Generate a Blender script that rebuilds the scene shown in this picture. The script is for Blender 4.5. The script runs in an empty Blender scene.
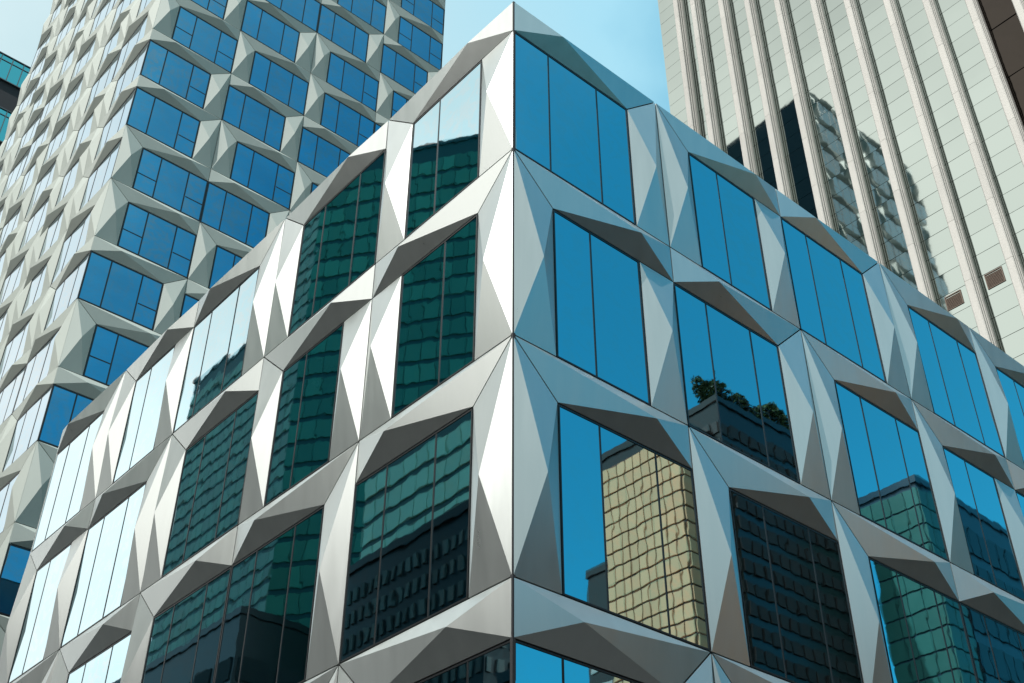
import bpy, math, random
from mathutils import Vector, Matrix
random.seed(7)
S = bpy.context.scene
COL = S.collection

# ---------------------------------------------------------------- camera
GZ = 21.5                                   # height of the faceted building's roof edge above the ground
cam = bpy.data.cameras.new('camera'); camo = bpy.data.objects.new('camera', cam); COL.objects.link(camo)
F = Vector((0.52393131, 0.60750424, 0.59702143)); R = Vector((0.75643582, -0.65406567, 0.00172064)); U = Vector((-0.39153652, -0.45070689, 0.80222344))
CP = Vector((-9.97350008, -11.53940796, -19.89828268 + GZ))
m = Matrix((R, U, -F)).transposed().to_4x4(); m.translation = CP
camo.matrix_world = m
cam.sensor_width = 36.0; cam.lens = 1197.429 / 1024 * 36.0; cam.clip_start = 0.1; cam.clip_end = 6000
S.camera = camo
S.render.resolution_x = 1024; S.render.resolution_y = 683
S.view_settings.view_transform = 'Standard'; S.view_settings.look = 'None'
S.view_settings.exposure = 0.08; S.view_settings.gamma = 1.0; S.view_settings.use_curve_mapping = False
S.cycles.max_bounces = 8; S.cycles.glossy_bounces = 6

# ---------------------------------------------------------------- sky and sun
SUN_AZ = math.radians(180 + 16)              # direction towards the sun
SUN_EL = math.radians(53)
sdir = Vector((math.cos(SUN_AZ) * math.cos(SUN_EL), math.sin(SUN_AZ) * math.cos(SUN_EL), math.sin(SUN_EL)))
w = bpy.data.worlds.new('World'); S.world = w; w.use_nodes = True
nt = w.node_tree; nt.nodes.clear()
def N(tree, typ, **kw):
    n = tree.nodes.new(typ)
    for k, v in kw.items(): setattr(n, k, v)
    return n
def mathn(tree, op, a, b=None, c=None, clamp=False):
    n = N(tree, 'ShaderNodeMath', operation=op, use_clamp=clamp)
    for i, v in enumerate((a, b, c)):
        if v is None: continue
        if isinstance(v, (int, float)): n.inputs[i].default_value = v
        else: tree.links.new(v, n.inputs[i])
    return n.outputs[0]
out = N(nt, 'ShaderNodeOutputWorld'); bg = N(nt, 'ShaderNodeBackground')
sky = N(nt, 'ShaderNodeTexSky', sky_type='NISHITA'); sky.sun_disc = False
sky.sun_elevation = SUN_EL; sky.sun_rotation = math.atan2(sdir.x, sdir.y)
sky.air_density = 1.0; sky.dust_density = 1.0; sky.ozone_density = 1.0
tc = N(nt, 'ShaderNodeTexCoord')
# bright high cloud and haze in the north-western half of the sky
dot = N(nt, 'ShaderNodeVectorMath', operation='DOT_PRODUCT'); nt.links.new(tc.outputs['Generated'], dot.inputs[0])
cd = Vector((-0.966, 0.259, 0.0)).normalized(); dot.inputs[1].default_value = cd
noi = N(nt, 'ShaderNodeTexNoise'); noi.inputs['Scale'].default_value = 2.2; noi.inputs['Detail'].default_value = 6; noi.inputs['Roughness'].default_value = 0.55
nt.links.new(tc.outputs['Generated'], noi.inputs['Vector'])
wob = mathn(nt, 'MULTIPLY_ADD', noi.outputs['Fac'], 0.5, -0.25)
pos = mathn(nt, 'ADD', mathn(nt, 'MULTIPLY_ADD', dot.outputs['Value'], 0.5, 0.5), mathn(nt, 'MULTIPLY', wob, 0.5), clamp=True)
ramp = N(nt, 'ShaderNodeValToRGB'); nt.links.new(pos, ramp.inputs[0])
e = ramp.color_ramp.elements
HZ = [(0.0, (0, 0, 0), 0.0), (0.18, (0.3, 2.5, 4.1), 0.3), (0.33, (3.3, 5.9, 7.0), 0.9), (0.52, (4.3, 5.8, 6.2), 1.0), (0.69, (6.9, 7.9, 8.1), 1.0), (0.76, (9.8, 9.9, 9.5), 1.0), (0.86, (17.0, 16.6, 15.8), 1.0)]
while len(e) < len(HZ): e.new(0.5)
for q, (pp, cc, al) in zip(e, HZ): q.position = pp; q.color = (cc[0] / 20, cc[1] / 20, cc[2] / 20, al)
hz = N(nt, 'ShaderNodeVectorMath', operation='SCALE'); nt.links.new(ramp.outputs[0], hz.inputs[0]); hz.inputs['Scale'].default_value = 20
tint = N(nt, 'ShaderNodeMix', data_type='RGBA', blend_type='MULTIPLY'); tint.inputs[0].default_value = 1.0
nt.links.new(sky.outputs[0], tint.inputs[6]); tint.inputs[7].default_value = (0.3, 2.1, 2.0, 1)
mix = N(nt, 'ShaderNodeMix', data_type='RGBA'); nt.links.new(ramp.outputs[1], mix.inputs[0])
nt.links.new(tint.outputs[2], mix.inputs[6]); nt.links.new(hz.outputs[0], mix.inputs[7])
nt.links.new(mix.outputs[2], bg.inputs[0]); bg.inputs[1].default_value = 0.13
nt.links.new(bg.outputs[0], out.inputs[0])
sl = bpy.data.lights.new('sun', 'SUN'); sl.energy = 5.0; sl.angle = math.radians(0.5); sl.color = (1.0, 0.975, 0.94)
so = bpy.data.objects.new('sun', sl); COL.objects.link(so); so.rotation_euler = sdir.to_track_quat('Z', 'Y').to_euler(); so.location = (0, 0, 120)

# ---------------------------------------------------------------- materials
def newmat(name):
    mt = bpy.data.materials.new(name); mt.use_nodes = True
    return mt, mt.node_tree, mt.node_tree.nodes['Principled BSDF']
def pbr(name, col, rough=0.5, metal=0.0, var=0.0, vscale=1.0, stretch=(1, 1, 1), bump=0.0, bscale=5.0, spec=0.5, island=0.0):
    mt, t, p = newmat(name)
    p.inputs['Roughness'].default_value = rough; p.inputs['Metallic'].default_value = metal
    p.inputs['Specular IOR Level'].default_value = spec
    c = (*col, 1)
    p.inputs['Base Color'].default_value = c
    tcn = N(t, 'ShaderNodeTexCoord')
    if var > 0 or island > 0:
        mp = N(t, 'ShaderNodeMapping'); mp.inputs['Scale'].default_value = stretch; t.links.new(tcn.outputs['Object'], mp.inputs[0])
        no = N(t, 'ShaderNodeTexNoise'); no.inputs['Scale'].default_value = vscale; no.inputs['Detail'].default_value = 6; no.inputs['Roughness'].default_value = 0.6
        t.links.new(mp.outputs[0], no.inputs['Vector'])
        k = mathn(t, 'MULTIPLY_ADD', no.outputs['Fac'], 2 * var, 1 - var)
        if island > 0:
            g = N(t, 'ShaderNodeNewGeometry')
            k2 = mathn(t, 'MULTIPLY_ADD', g.outputs['Random Per Island'], 2 * island, 1 - island)
            k = mathn(t, 'MULTIPLY', k, k2)
        mx = N(t, 'ShaderNodeVectorMath', operation='SCALE'); mx.inputs[0].default_value = col
        t.links.new(k, mx.inputs['Scale']); t.links.new(mx.outputs[0], p.inputs['Base Color'])
        if var > 0 and rough > 0.1:
            r = mathn(t, 'MULTIPLY_ADD', no.outputs['Fac'], 0.16, rough - 0.08); t.links.new(r, p.inputs['Roughness'])
    if bump > 0:
        nb = N(t, 'ShaderNodeTexNoise'); nb.inputs['Scale'].default_value = bscale; nb.inputs['Detail'].default_value = 2
        t.links.new(tcn.outputs['Object'], nb.inputs['Vector'])
        bp = N(t, 'ShaderNodeBump'); bp.inputs['Strength'].default_value = 1.0; bp.inputs['Distance'].default_value = bump
        t.links.new(nb.outputs['Fac'], bp.inputs['Height']); t.links.new(bp.outputs[0], p.inputs['Normal'])
    return mt
M = {}
M['alu'] = pbr('anodised_aluminium', (0.47, 0.50, 0.485), 0.31, 0.76, var=0.085, vscale=2.2, stretch=(2.0, 2.0, 0.22), island=0.02)
M['alu_old'] = pbr('weathered_aluminium', (0.33, 0.365, 0.335), 0.55, 0.05, spec=0.25, var=0.10, vscale=1.0, stretch=(1, 1, 0.3), island=0.03)
M['glass'] = pbr('tinted_mirror_glass', (0.21, 0.44, 0.53), 0.012, 1.0, bump=0.0016, bscale=1.0, island=0.08)
M['glass_blue'] = pbr('blue_mirror_glass', (0.015, 0.235, 0.39), 0.02, 1.0, bump=0.002, bscale=0.8, island=0.16, var=0.22, vscale=0.5, stretch=(0.6, 0.6, 1.6))
M['frame'] = pbr('black_frame', (0.012, 0.014, 0.016), 0.35, 0.3)
M['backing'] = pbr('dark_backing', (0.015, 0.016, 0.018), 0.8)
for k_ in ('glass', 'glass_blue'):
    p_ = M[k_].node_tree.nodes['Principled BSDF']; p_.inputs['Coat Weight'].default_value = 1.0; p_.inputs['Coat Roughness'].default_value = 0.01; p_.inputs['Coat IOR'].default_value = 1.6
M['roof'] = pbr('roof_membrane', (0.25, 0.25, 0.24), 0.9, var=0.1)
M['panelC'] = pbr('pale_mirror_panel', (0.27, 0.315, 0.295), 0.03, 1.0, bump=0.0022, bscale=0.75, island=0.03)
M['fin'] = pbr('cream_stone_fin', (0.40, 0.395, 0.365), 0.75, 0.0, var=0.16, vscale=1.2, stretch=(1.5, 1.5, 0.5), bump=0.01, bscale=8, island=0.06)
M['vent'] = pbr('brown_grille', (0.10, 0.07, 0.05), 0.7)
M['glassC'] = pbr('dark_wavy_glass', (0.030, 0.026, 0.022), 0.03, 1.0, bump=0.02, bscale=0.8)
M['asphalt'] = pbr('asphalt', (0.04, 0.04, 0.04), 0.9, var=0.2, vscale=0.5)
M['paving'] = pbr('paving', (0.045, 0.043, 0.04), 0.85, var=0.15, vscale=0.7)
M['shaded_wall'] = pbr('navy_shaded_side', (0.03, 0.045, 0.06), 0.4, 0.2, var=0.2, vscale=0.3)  # shade of the tower's east face put into the colour

# ---------------------------------------------------------------- object helpers
def mesh_obj(name, verts, faces, mat, parent=None):
    me = bpy.data.meshes.new(name); me.from_pydata([tuple(v) for v in verts], [], faces); me.update()
    if mat is not None: me.materials.append(mat)
    o = bpy.data.objects.new(name, me); COL.objects.link(o)
    if parent is not None:
        o.parent = parent
        o.matrix_parent_inverse = Matrix.Translation(-parent.location)
    return o
def thing(name, label, cat, loc, group=None):
    o = bpy.data.objects.new(name, None); COL.objects.link(o); o.location = loc
    o.empty_display_size = 1; o['label'] = label; o['category'] = cat
    if group: o['group'] = group
    return o
class MB:
    def __init__(s): s.v = []; s.f = []
    def quad(s, *p):
        i = len(s.v); s.v += [Vector(q) for q in p]; s.f.append(tuple(range(i, i + len(p))))
    def box(s, x0, x1, y0, y1, z0, z1):
        i = len(s.v)
        s.v += [Vector(q) for q in ((x0,y0,z0),(x1,y0,z0),(x1,y1,z0),(x0,y1,z0),(x0,y0,z1),(x1,y0,z1),(x1,y1,z1),(x0,y1,z1))]
        for f in ((0,3,2,1),(4,5,6,7),(0,1,5,4),(1,2,6,5),(2,3,7,6),(3,0,4,7)): s.f.append(tuple(i + k for k in f))
    def add(s, o):
        i = len(s.v); s.v += o.v; s.f += [tuple(k + i for k in f) for f in o.f]
    def build(s, name, mat, parent=None): return mesh_obj(name, s.v, s.f, mat, parent)

class Facade:
    """maps (u along the wall, z, d outward) to the world; side 'R' faces -y, side 'L' faces -x"""
    def __init__(s, ox, oy, side): s.ox, s.oy, s.side = ox, oy, side
    def P(s, u, z, d):
        return Vector((s.ox + u, s.oy - d, z)) if s.side == 'R' else Vector((s.ox - d, s.oy + u, z))
    def face(s, mb, pts):
        pts = [s.P(*p) for p in pts]
        if s.side == 'L': pts = pts[::-1]
        mb.quad(*pts)
    def box(s, mb, u0, u1, z0, z1, d0, d1):
        a = s.P(u0, z0, d0); b = s.P(u1, z1, d1)
        mb.box(min(a.x, b.x), max(a.x, b.x), min(a.y, b.y), max(a.y, b.y), z0, z1)

def inset(poly, g):
    """shrink a convex polygon (u,z) given counter-clockwise by g"""
    n = len(poly); lines = []
    for i in range(n):
        (x0, y0), (x1, y1) = poly[i], poly[(i + 1) % n]
        dx, dy = x1 - x0, y1 - y0; L = math.hypot(dx, dy)
        nx, ny = -dy / L, dx / L
        lines.append((x0 + nx * g, y0 + ny * g, dx, dy))
    res = []
    for i in range(n):
        ax, ay, adx, ady = lines[i - 1]; bx, by, bdx, bdy = lines[i]
        det = adx * bdy - ady * bdx
        t = ((bx - ax) * bdy - (by - ay) * bdx) / det
        res.append((ax + adx * t, ay + ady * t))
    return res
def pyramid(fc, poly, apex, dep, gap=0.013, skirt=0.09):
    """folded metal panel: facets rising from the polygon's edges to one apex, plus a returned edge"""
    mb = MB(); q = inset(poly, gap); n = len(q)
    for i in range(n):
        p0, p1 = q[i], q[(i + 1) % n]
        fc.face(mb, [(p0[0], p0[1], 0), (p1[0], p1[1], 0), (apex[0], apex[1], dep)])
        fc.face(mb, [(p0[0], p0[1], -skirt), (p1[0], p1[1], -skirt), (p1[0], p1[1], 0), (p0[0], p0[1], 0)])
    return mb

def cell_parts(fc, u0, w_, zt, h, a, b, dep, hf=0.215, qf=0.105, pf=0.585, transoms=(), fr=0.030, tilt=0.0012, mull=None):
    """one storey-high bay. returns spandrel, piers, glass, frame mesh builders"""
    u1 = u0 + w_; zb = zt - h; hd = zt - hf * h; pin = 0.23 * w_
    wl = u0 + (pin if a in 'FH' else 0); wr = u1 - (pin if b in 'FH' else 0)
    sl_ = u0 + (pin if a == 'F' else 0); sr_ = u1 - (pin if b == 'F' else 0)
    if b == 'F' and a != 'F': au = 0.27
    elif a == 'F' and b != 'F': au = 0.73
    elif a == 'F': au = 0.5
    else: au = 0.32
    if a == 'H' : au = 0.27
    sp = pyramid(fc, [(sl_, hd), (sr_, hd), (u1, zt), (u0, zt)], (u0 + au * w_, zt - qf * h), dep)
    piers = []
    pz = zt - pf * h
    if a == 'F': piers.append(pyramid(fc, [(u0, zb), (wl, zb), (wl, hd), (u0, zt)], (u0 + pin / 2, pz), dep))
    if a == 'H': piers.append(pyramid(fc, [(u0, zb), (wl, zb), (wl, hd), (u0, hd)], (u0 + pin / 2, pz), dep))
    if b == 'F': piers.append(pyramid(fc, [(wr, zb), (u1, zb), (u1, zt), (wr, hd)], (u1 - pin / 2, pz), dep))
    if b == 'H': piers.append(pyramid(fc, [(wr, zb), (u1, zb), (u1, hd), (wr, hd)], (u1 - pin / 2, pz), dep))
    if mull is None:
        if a == '0' and b == 'F': mull = (0.225, 0.55)
        elif a == 'F' and b == '0': mull = (0.455, 0.775)
        elif a == 'F': mull = (0.455,)
        elif a == 'H' and b == 'F': mull = (0.55,)
        elif a == 'H': mull = (0.46, 0.775)
        else: mull = (0.225, 0.55)
    xs = [wl] + [u0 + k * w_ for k in mull] + [wr]
    g = 0.012
    glass = MB()
    for i in range(len(xs) - 1):
        e = [random.uniform(-tilt, tilt) for _ in range(3)]
        l, r = xs[i] + 0.01, xs[i + 1] - 0.01
        d0 = -0.012
        c = [d0 + e[0] + e[1], d0 + e[0] - e[1], d0 - e[0] - e[1] + e[2] * 0, d0 - e[0] + e[1]]
        fc.face(glass, [(l, zb + g, c[0]), (r, zb + g, c[1]), (r, hd - g, c[2]), (l, hd - g, c[3])])
    fm = MB()
    f0, f1 = -0.07, 0.0
    fc.box(fm, wl + g, wl + g + fr, zb + g, hd - g, f0, f1); fc.box(fm, wr - g - fr, wr - g, zb + g, hd - g, f0, f1)
    fc.box(fm, wl + g + fr, wr - g - fr, zb + g, zb + g + fr, f0, f1 - .002); fc.box(fm, wl + g + fr, wr - g - fr, hd - g - fr, hd - g, f0, f1 - .002)
    for k in xs[1:-1]: fc.box(fm, k - fr * 0.55, k + fr * 0.55, zb + g + fr, hd - g - fr, f0, f1 - .004)
    for i in transoms:
        if i < len(xs) - 1:
            zm = zb + (hd - zb) * (0.40)
            fc.box(fm, xs[i] + fr, xs[i + 1] - fr * .55, zm - fr * .5, zm + fr * .5, f0, f1 - .006)
    return sp, piers, glass, fm

# ---------------------------------------------------------------- ground
g = MB(); g.quad((-2500, -2500, 0), (2500, -2500, 0), (2500, 2500, 0), (-2500, 2500, 0))
o = g.build('ground', M['asphalt']); o['kind'] = 'structure'
g = MB(); g.box(-4.5, 60, -5, 62, -0.2, 0.13)
o = g.build('pavement', M['paving']); o['kind'] = 'structure'

# ---------------------------------------------------------------- building A: faceted low block at the corner
H = 4.2; WR = 4.11365; WL = 4.2582; DEP = 0.25
A = thing('office_building', 'silver faceted metal corner block in front, sharp edge in the middle, teal mirror windows', 'building', (0, 0, 0.13))
NR, NL, NROW = 7, 5, 5
b = MB(); b.box(-0.003, 0.05, -0.003, 0.05, GZ - 5 * 4.2, GZ - 0.004); b.build('corner_trim', M['backing'], A)
b = MB(); b.box(0.11, NR * WR - 0.1, 0.11, NL * WL - 0.1, 0.13, GZ - 0.12); b.build('wall', M['backing'], A)
b = MB(); b.box(0.02, NR * WR, 0.02, NL * WL, GZ - 0.10, GZ - 0.04); b.build('roof', M['roof'], A)
b = MB(); b.box(0.0, NR * WR, NL * WL - 0.095, NL * WL, 0.13, GZ - 0.105); b.box(NR * WR - 0.095, NR * WR, 0.0, NL * WL - 0.1, 0.13, GZ - 0.105)
b.build('side_cladding', M['alu'], A)
TR_ = ['0F FH 0F F0 FH 0F F0', 'FH 0F F0 FH 0F F0 0F', 'F0 F0 F0 0F F0 0F FH', '0F F0 FH 0F F0 0F F0', 'F0 0F F0 FH 0F F0 0F']
TL_ = ['HF 0F F0 HF F0', 'FH HF 0F F0 HF', 'F0 F0 0F 0F F0', '0F F0 FH 0F F0', 'F0 0F F0 HF F0']
for fc, tab, wd in ((Facade(0, 0, 'R'), TR_, WR), (Facade(0, 0, 'L'), TL_, WL)):
    for r, row in enumerate(tab):
        for k, t in enumerate(row.split()):
            sp, piers, gl, fm = cell_parts(fc, k * wd, wd, GZ - r * H, H, t[0], t[1], DEP)
            sp.build('spandrel_panel', M['alu'], A)
            for q in piers: q.build('pier_panel', M['alu'], A)
            wo = gl.build('window', M['glass'], A)
            fm.build('window_frame', M['frame'], wo)

# ---------------------------------------------------------------- building B: tall faceted tower behind, left
DB = 40.0; azb = math.radians(74.16)
BX = CP.x + DB * math.cos(azb); BY = CP.y + DB * math.sin(azb)
HB = 0.08105 * DB; BZ0 = CP.z + 1.1315 * DB         # seam of row 0 at the corner
WBR = 0.1046 * DB; WBL = 0.1077 * DB; DEPB = 0.26
B = thing('office_tower', 'tall faceted metal tower rising behind at left, blue windows between folded panels', 'building', (BX, BY, 0.13))
rtop = -12; rbot = int(BZ0 // HB)
ztop = BZ0 - rtop * HB
b = MB(); b.box(BX + 0.11, BX + 4 * WBR - 0.1, BY + 0.11, BY + 6 * WBL - 0.1, 0.13, ztop - 0.1); b.build('wall', M['backing'], B)
b = MB(); b.box(BX + 4 * WBR - 0.095, BX + 4 * WBR, BY, BY + 6 * WBL, 0.13, ztop)
for i in range(rtop, rbot):
    pass
b.build('side_cladding', M['shaded_wall'], B)  # east face lies in shade, its darkness comes from the navy material
b = MB(); b.box(BX + 0.02, BX + 4 * WBR - .1, BY + 0.02, BY + 6 * WBL - .1, ztop - 0.095, ztop - 0.02); b.build('roof', M['roof'], B)
TBR = {-12: 'F0 0F F0 0F', -11: '0F F0 FH 0F', -10: 'F0 0F 0F F0', -9: '0F F0 F0 0F', -8: '0F F0 0F F0', -7: 'F0 0F F0 0F', -6: '0F F0 FH 0F', -5: 'F0 0F 0F F0', -4: '0F F0 F0 F0', -3: 'F0 F0 0F 0F', -2: '0F 0F F0 F0', -1: 'F0 F0 F0 0F',
       0: '0F 0F 0F F0', 1: '0F F0 F0 0F', 2: 'F0 0F F0 0F', 3: 'F0 F0 0F F0', 4: '0F 0F F0 0F', 5: 'F0 0F F0 F0', 6: '0F F0 0F 0F', 7: 'F0 0F FH F0'}
TBLn = {-1: 'F', 0: '0', 1: '0', 2: '0', 3: 'F', 4: '0', 5: 'F', 6: '0', 7: 'F'}
rb = random.Random(11)
sil = [(-200, 2000), (5, 683), (33, 553), (63, 430), (126, 370), (199, 300), (286, 218), (388, 120), (514, 1), (2000, 1)]
def proj(P):
    d = P - CP; z = d.dot(F)
    return (512 + 1197.43 * d.dot(R) / z, 341.5 - 1197.43 * d.dot(U) / z) if z > 0 else (-999, -999)
def score(fc, c, px):
    x, y = proj(c)
    if not (-25 < x < 1049 and -25 < y < 708): return 0
    for (x0, y0), (x1, y1) in zip(sil, sil[1:]):
        if x0 <= x < x1 and y > y0 + (y1 - y0) * (x - x0) / (x1 - x0) + 8: return 0
    v = (c - CP); n = Vector((0, -1, 0)) if fc.side == 'R' else Vector((-1, 0, 0))
    return abs(v.dot(n)) / v.length ** 3 * 1e4
cells = []
for fc, nk, wd in ((Facade(BX, BY, 'R'), 4, WBR), (Facade(BX, BY, 'L'), 6, WBL)):
    for r in range(rtop, rbot):
        if fc.side == 'R': row = TBR.get(r, 'F0 0F FH 0F' if r % 2 else '0F F0 0F F0').split()
        else:
            row = [rb.choice(['0F', 'F0', 'F0', '0F', 'HF', 'FH']) for _ in range(6)]
            n0 = TBLn.get(r)
            if n0: row[0] = {'F': 'F0', '0': '0F'}[n0]
        for k, t in enumerate(row):
            zt = BZ0 - r * HB
            c = fc.P((k + 0.5) * wd, zt - HB / 2, 0)
            tr_ = ()
            if fc.side == 'R' and k in (0, 3): tr_ = (2,) if t[0] == '0' else (0, 2)
            elif fc.side == 'R' and rb.random() < 0.12: tr_ = (2,)
            cells.append((score(fc, c, 0), fc, k, wd, zt, t, tr_))
cells.sort(key=lambda q: -q[0])
rest = {'spandrel_panel': MB(), 'pier_panel': MB(), 'window': MB(), 'window_frame': MB()}
npier = 0
for i, (sc, fc, k, wd, zt, t, tr_) in enumerate(cells):
    sp, piers, gl, fm = cell_parts(fc, k * wd, wd, zt, HB, t[0], t[1], DEPB, 0.243, 0.112, 0.55, tr_, fr=0.055, tilt=0.002)
    if i < 99 and sc > 0:
        sp.build('spandrel_panel', M['alu_old'], B)
        wo = gl.build('window', M['glass_blue'], B); fm.build('window_frame', M['frame'], wo)
    else:
        rest['spandrel_panel'].add(sp); rest['window'].add(gl); rest['window_frame'].add(fm)
    for q in piers:
        if npier < 99 and sc > 0: q.build('pier_panel', M['alu_old'], B); npier += 1
        else: rest['pier_panel'].add(q)
for nm in ('spandrel_panel', 'pier_panel'):
    o = rest[nm].build(nm, M['alu_old'], B); o['kind'] = 'stuff'
wo = rest['window'].build('window', M['glass_blue'], B); wo['kind'] = 'stuff'
o = rest['window_frame'].build('window_frame', M['frame'], wo); o['kind'] = 'stuff'

# ---------------------------------------------------------------- building C: pale finned tower, right
XC = 38.22; s = 0.8032
def yC(v): return -11.54 + s * (v + 11.54)
def zC(v): return CP.z + s * (v + 19.9)
YN = yC(36.0); YS = -4.2; ZT = 96.0
C = thing('ribbed_tower', 'pale mirror-panelled tower with tall cream stone fins at right', 'building', (XC, (YN + YS) / 2, 0.13))
b = MB(); b.box(XC + 0.12, XC + 26, YS + .1, YN - .1, 0.13, ZT); b.build('wall', M['backing'], C)
b = MB(); b.box(XC + 0.1, XC + 26, YN - .095, YN, 0.13, ZT); b.box(XC + 0.1, XC + 26, YS, YS + .095, 0.13, ZT); b.build('side_cladding', M['fin'], C)
FW = 0.42; FD = 0.72
fins = [-11.54 + (v + 11.54) * s * (1 - FD / 48.2) for v in (34.21, 32.21, 29.09, 26.36, 23.42, 20.13, 17.28, 14.16, 11.31, 8.41, 5.48)]
while fins[-1] > YS + 3: fins.append(fins[-1] - 2.3)
ph = 1.65 * s; zoff = zC(49.72)
edges = [YN] + fins
fc = Facade(XC, 0, 'L')
for i in range(len(edges)):
    y1 = edges[i] - (FW if i else 0) ; y0 = edges[i + 1] if i + 1 < len(edges) else YS
    if y1 - y0 < 0.1: continue
    dark = i >= len([f for f in fins if f > yC(8.0)])
    if dark:
        gl = MB(); hz = 3.9
        z = zoff - 40 * ph
        while z < ZT - 1:
            if z > 0.2:
                e = [random.uniform(-.02, .02) for _ in range(3)]
                fc.face(gl, [(y0 + .04, z + .04, e[0]), (y1 - .04, z + .04, e[1]), (y1 - .04, z + hz - .04, e[2]), (y0 + .04, z + hz - .04, e[0] + e[2] - e[1])])
            z += hz
        gl.build('window', M['glassC'], C)
    else:
        pm = MB(); j = -int(zoff // ph)
        z = zoff + j * ph
        while z < ZT:
            e = [random.uniform(-.005, .005) for _ in range(2)]
            gq = 0.014
            fc.face(pm, [(y0 + .01, z + gq, e[0]), (y1 - .01, z + gq, e[1]), (y1 - .01, z + ph - gq, -e[0]), (y0 + .01, z + ph - gq, -e[1])])
            z += ph
        pm.build('wall_panels', M['panelC'], C)
for yf in fins:
    fm = MB(); z = 0.14
    while z < ZT - 0.1:
        hh = 3 * ph
        c1 = 0.05
        z1 = min(z + hh, ZT)
        # chamfered fin segment
        sec = [(-0.10, yf), (FD - c1, yf), (FD, yf - c1), (FD, yf - FW + c1), (FD - c1, yf - FW)]
        for q in (0.58, 0.34): sec += [(q, yf - FW), (q - .02, yf - FW + .10), (q - .12, yf - FW + .10), (q - .14, yf - FW)]
        sec += [(-0.10, yf - FW)]
        g_ = 0.008; n0 = len(fm.v)
        for zz in (z + g_, z1 - g_): fm.v += [Vector((XC - d, y, zz)) for d, y in sec]
        n = len(sec)
        for q in range(n - 1): fm.f.append((n0 + q + 1, n0 + q, n0 + n + q, n0 + n + q + 1))
        fm.f.append(tuple(n0 + q for q in range(n))); fm.f.append(tuple(n0 + n + n - 1 - q for q in range(n)))
        z = z1
    fm.build('fin', M['fin'], C)
for (ya, yb, za, zb) in ((15.66, 14.5, 27.05, 28.12), (12.8, 11.6, 27.05, 28.2)):
    vm = MB(); Y1, Y0, Z0, Z1 = yC(ya), yC(yb), zC(za), zC(zb)
    fc.box(vm, Y0, Y1, Z0, Z0 + .05, -.05, .04); fc.box(vm, Y0, Y1, Z1 - .05, Z1, -.05, .04)
    fc.box(vm, Y0, Y0 + .05, Z0 + .05, Z1 - .05, -.05, .04); fc.box(vm, Y1 - .05, Y1, Z0 + .05, Z1 - .05, -.05, .04)
    z = Z0 + .09
    while z < Z1 - .1: fc.box(vm, Y0 + .05, Y1 - .05, z, z + .035, .012, .035); z += .075
    vm.build('vent', M['vent'], C)

# ---------------------------------------------------------------- building D: glazed block at the left edge, far behind
M['glassD'] = pbr('green_glass', (0.10, 0.42, 0.45), 0.05, 1.0)
M['frameD'] = pbr('grey_frame', (0.12, 0.13, 0.13), 0.5, 0.5)
D = thing('glazed_block', 'small dark building with teal glass parapet at far left edge, behind the tower', 'building', (3.5, 75, 0))
ztD = 68.0 + GZ
b = MB(); b.box(-1, 8, 75.12, 95, 0, ztD - 3.0); b.build('wall', M['backing'], D)
for z0, z1 in ((ztD - 3.0, ztD), (ztD - 10, ztD - 6.3), (ztD - 17, ztD - 10.6), (ztD - 24, ztD - 17.4)):
    gl = MB(); fr = MB(); x = -1
    while x < 7.2:
        gl.quad((x + .03, 75, z0), (x + 1.0, 75, z0), (x + 1.0, 75, z1), (x + .03, 75, z1))
        fr.box(x - .04, x + .04, 74.93, 75.06, z0, z1 - .08); x += 1.03
    fr.box(-1.05, 8, 74.9, 75.08, z1 - .08, z1); fr.box(-1.05, 8, 74.9, 75.08, z0 - .1, z0); fr.box(-1.05, 8, 74.94, 75.05, z1 - .75, z1 - .69)
    gw = gl.build('window_band', M['glassD'], D); fr.build('window_frame', M['frameD'], gw)

# ---------------------------------------------------------------- the street's other buildings, seen mirrored in the glass
def tower(name, label, cx, cy, wx, wy, rot, h, wallmat, cladmat, cols, rowh, frac, inset_=0.0, top=None):
    t = thing(name, label, 'building', (cx, cy, 0))
    t.rotation_euler = (0, 0, rot)
    b = MB(); b.box(-wx / 2, wx / 2, -wy / 2, wy / 2, 0, h)
    def bl(mb, nm, mt):
        o = mesh_obj(nm, mb.v, mb.f, mt); o.parent = t; return o
    bl(b, 'wall', wallmat)
    c = MB(); d = 0.12
    z = rowh * 0.5
    fx, fz = frac
    while z + rowh < h + 0.01:
        zt_, zb_ = z + rowh * fz, z
        for s_ in (-1, 1):
            n = max(1, int(wx / cols)); st = wx / n
            for k in range(n):
                x0 = -wx / 2 + k * st + st * (1 - fx) / 2; x1 = x0 + st * fx
                ya, yb = sorted((s_ * (wy / 2 - .02), s_ * (wy / 2 + d))); c.box(x0, x1, ya, yb, zb_, zt_)
            n = max(1, int(wy / cols)); st = wy / n
            for k in range(n):
                y0 = -wy / 2 + k * st + st * (1 - fx) / 2; y1 = y0 + st * fx
                xa, xb = sorted((s_ * (wx / 2 - .02), s_ * (wx / 2 + d))); c.box(xa, xb, y0, y1, zb_, zt_)
        z += rowh
    bl(c, 'cladding', cladmat)
    rf = MB(); rf.box(-wx / 2 - .15, wx / 2 + .15, -wy / 2 - .15, wy / 2 + .15, h, h + 0.6); bl(rf, 'roof', wallmat)
    return t
M['beige'] = pbr('beige_stone', (0.62, 0.375, 0.20), 0.8, var=0.08, island=0.08)
M['darkglass'] = pbr('dark_window_glass', (0.010, 0.014, 0.014), 0.3, 0.0)
M['brown'] = pbr('dark_brown_stone', (0.03, 0.026, 0.024), 0.7, var=0.2, island=0.2)
M['teal'] = pbr('teal_spandrel', (0.025, 0.14, 0.12), 0.35, var=0.1, island=0.12)
M['navy'] = pbr('navy_spandrel', (0.02, 0.06, 0.09), 0.3)
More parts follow.
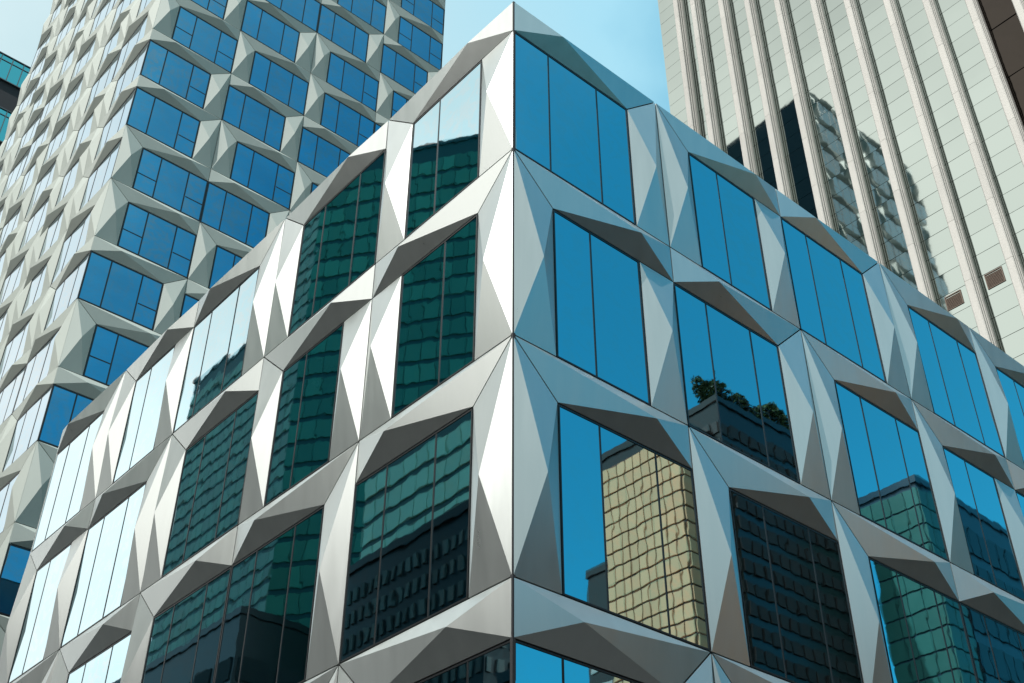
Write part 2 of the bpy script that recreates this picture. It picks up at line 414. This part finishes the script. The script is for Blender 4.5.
M['green'] = pbr('green_glass_band', (0.075, 0.23, 0.14), 0.3, var=0.3, vscale=0.08, island=0.25)
M['greenwall'] = pbr('dark_green_wall', (0.02, 0.06, 0.05), 0.5)
M['greyc'] = pbr('grey_concrete', (0.35, 0.35, 0.33), 0.8, var=0.1)
tower('beige_tower', 'beige stone tower with a square window grid, mirrored in the right corner window', 52, -42.7, 4, 7.8, 0, 51.5, M['darkglass'], M['beige'], 0.85, 1.25, (0.87, 0.86))
tower('dark_tower', 'dark brown tower with rooftop planting, mirrored beside the beige tower', 60.6, -42.1, 13, 9, 0, 54.6, M['darkglass'], M['brown'], 1.1, 1.7, (0.8, 0.6))
tower('grey_tower', 'slim grey concrete tower mirrored left of the beige tower', 65, -57.8, 10, 3.5, 0, 49, M['darkglass'], M['greyc'], 2.4, 3.2, (0.8, 0.6))
tt = tower('teal_tower', 'teal glass tower mirrored in the lower right windows', 72, -33.8, 4, 5.1, 0, 50.4, M['navy'], M['teal'], 1.2, 1.7, (0.93, 0.9))
tower('teal_tower_side', 'unlit dark blue side of the teal tower, built as its own slab, mirrored at the right', 92.5, -33.8, 36, 5.1, 0, 50.2, M['navy'], M['darkglass'], 1.5, 3.4, (0.9, 0.7))  # teal tower's unlit side, built as a separate dark slab
tower('green_tower', 'tall green ribbed tower mirrored in the left side windows', -58, 101.4, 16, 26.4, 0, 118.6, M['greenwall'], M['green'], 1.6, 2.2, (0.95, 0.74))
tower('low_green_tower', 'lower green ribbed tower mirrored next to the tall one', -58, 121.9, 16, 14.4, 0, 102, M['greenwall'], M['green'], 1.6, 2.2, (0.95, 0.74))
tower('banded_tower', 'banded green tower mirrored in the window left of the edge', -10 - 0 - 118 * math.cos(math.radians(54.6)) + 20 - 0.0, -11.5 + 118 * math.sin(math.radians(54.6)), 17, 24, math.radians(-35.4), 113.5, M['greenwall'], M['green'], 1.8, 2.9, (0.95, 0.78))
M['palegreen'] = pbr('pale_green_spandrel', (0.62, 0.72, 0.48), 0.4, var=0.1, island=0.1)
M['oldstone'] = pbr('old_brown_stone', (0.10, 0.085, 0.07), 0.7, var=0.2, island=0.35)
tower('pale_green_block', 'pale green banded block mirrored in the large window left of the edge', -50, 61, 16, 15, 0, 58, M['greenwall'], M['palegreen'], 1.7, 2.3, (0.94, 0.74))
tower('old_block', 'old dark block with rows of small windows mirrored in the low left windows', -38.5, 44.8, 16.5, 14, 0, 37, M['darkglass'], M['oldstone'], 0.8, 1.7, (0.5, 0.55))

M['shade'] = pbr('dark_block_render', (0.032, 0.032, 0.03), 0.85, var=0.15, island=0.1)  # kept very dark so the panel soffits reflect little light
blocks = [(-38, 13, 16, 46, 25, 'grey block across the side street, opposite the corner'), (-40, 89, 16, 38, 41, 'long grey block far up the side street'),
          (-38, -22, 18, 24, 22, 'grey corner block diagonally across the junction'), (-6, -44, 36, 22, 21, 'grey block across the main street'), (26, -45, 26, 20, 24, 'grey block across the main street, before the beige tower'),
          (62, -32, 14, 4, 26, 'narrow grey block before the teal tower'), (105, -20, 20, 30, 30, 'grey block closing the main street'), (-75, -30, 30, 60, 26, 'wide grey block west of the junction'), (20, -95, 90, 20, 30, 'long grey block in the southern distance')]
for cx, cy, wx, wy, h, lab in blocks:  # unseen blocks added to darken the soffits and lower facets
    tower('shading_block', lab + ', out of view, added to darken the soffits', cx, cy, wx, wy, 0, h, M['darkglass'], M['shade'], 3.0, 3.4, (0.75, 0.55))

# planting and masts on the dark tower's roof edge
M['leaf'] = pbr('foliage', (0.05, 0.09, 0.03), 0.7, island=0.4); M['bark'] = pbr('bark', (0.12, 0.09, 0.06), 0.9)
for n, (x, y, hh, lab) in enumerate([(55.0, -38.8, 2.6, 'leftmost rooftop tree on the dark mirrored tower'), (58.5, -38.9, 2.4, 'shortest rooftop tree on the dark mirrored tower'), (62.0, -38.6, 3.0, 'rooftop tree right of the short one, on the dark mirrored tower')]):
    t = thing('roof_tree', lab, 'tree', (x, y, 55.2), 'trees on the dark mirrored roof')
    tr = MB(); z0 = 55.2
    for q in range(6):
        a0, a1 = q * math.pi / 3, (q + 1) * math.pi / 3
        tr.quad((x + .12 * math.cos(a0), y + .12 * math.sin(a0), z0), (x + .12 * math.cos(a1), y + .12 * math.sin(a1), z0), (x + .05 * math.cos(a1), y + .05 * math.sin(a1), z0 + hh * .7), (x + .05 * math.cos(a0), y + .05 * math.sin(a0), z0 + hh * .7))
    tr.build('trunk', M['bark'], t)
    cr = MB()
    for q in range(1600):
        v = Vector((random.gauss(0, 1), random.gauss(0, 1), random.gauss(0, 1))).normalized() * random.uniform(.3, 1) ** .5
        v = Vector((x + v.x * (1.7 + .9 * math.sin(3 * v.z + n)), y + v.y * 1.1, z0 + hh * .45 + v.z * hh * .5 + .35 * math.sin(4 * v.x + 2 * n))); e1 = Vector((random.uniform(-1, 1), random.uniform(-1, 1), random.uniform(-1, 1))).normalized() * .19
        e2 = e1.cross(Vector((random.random(), random.random(), random.random()))).normalized() * .12
        cr.quad(v - e1, v - e2, v + e1, v + e2)
    cr.build('crown', M['leaf'], t)
for n, (x, lab) in enumerate([(51.3, 'thin mast at the corner of the mirrored beige tower'), (56.6, 'thin mast between trees on the mirrored dark tower')]):
    mm = MB(); z0 = 52.1 if n == 0 else 55.2
    mm.box(x - .05, x + .05, -39.4, -39.3, z0, z0 + 4.5); mm.box(x - .5, x + .5, -39.37, -39.33, z0 + 3.4, z0 + 3.46); mm.box(x - .3, x + .3, -39.37, -39.33, z0 + 3.9, z0 + 3.96)
    o = mm.build('roof_mast', M['frame']); o['label'] = lab; o['category'] = 'mast'; o['group'] = 'masts on the mirrored roofs'

rm = MB()
for q in range(14): rm.box(54.3 + q, 54.36 + q, -37.75, -37.69, 55.2, 56.5)
rm.box(54.3, 67.4, -37.74, -37.70, 56.46, 56.52); rm.box(54.3, 67.4, -37.74, -37.70, 55.9, 55.94)
o = rm.build('roof_railing', M['frame']); o['label'] = 'thin dark railing along the edge of the dark mirrored roof'; o['category'] = 'railing'
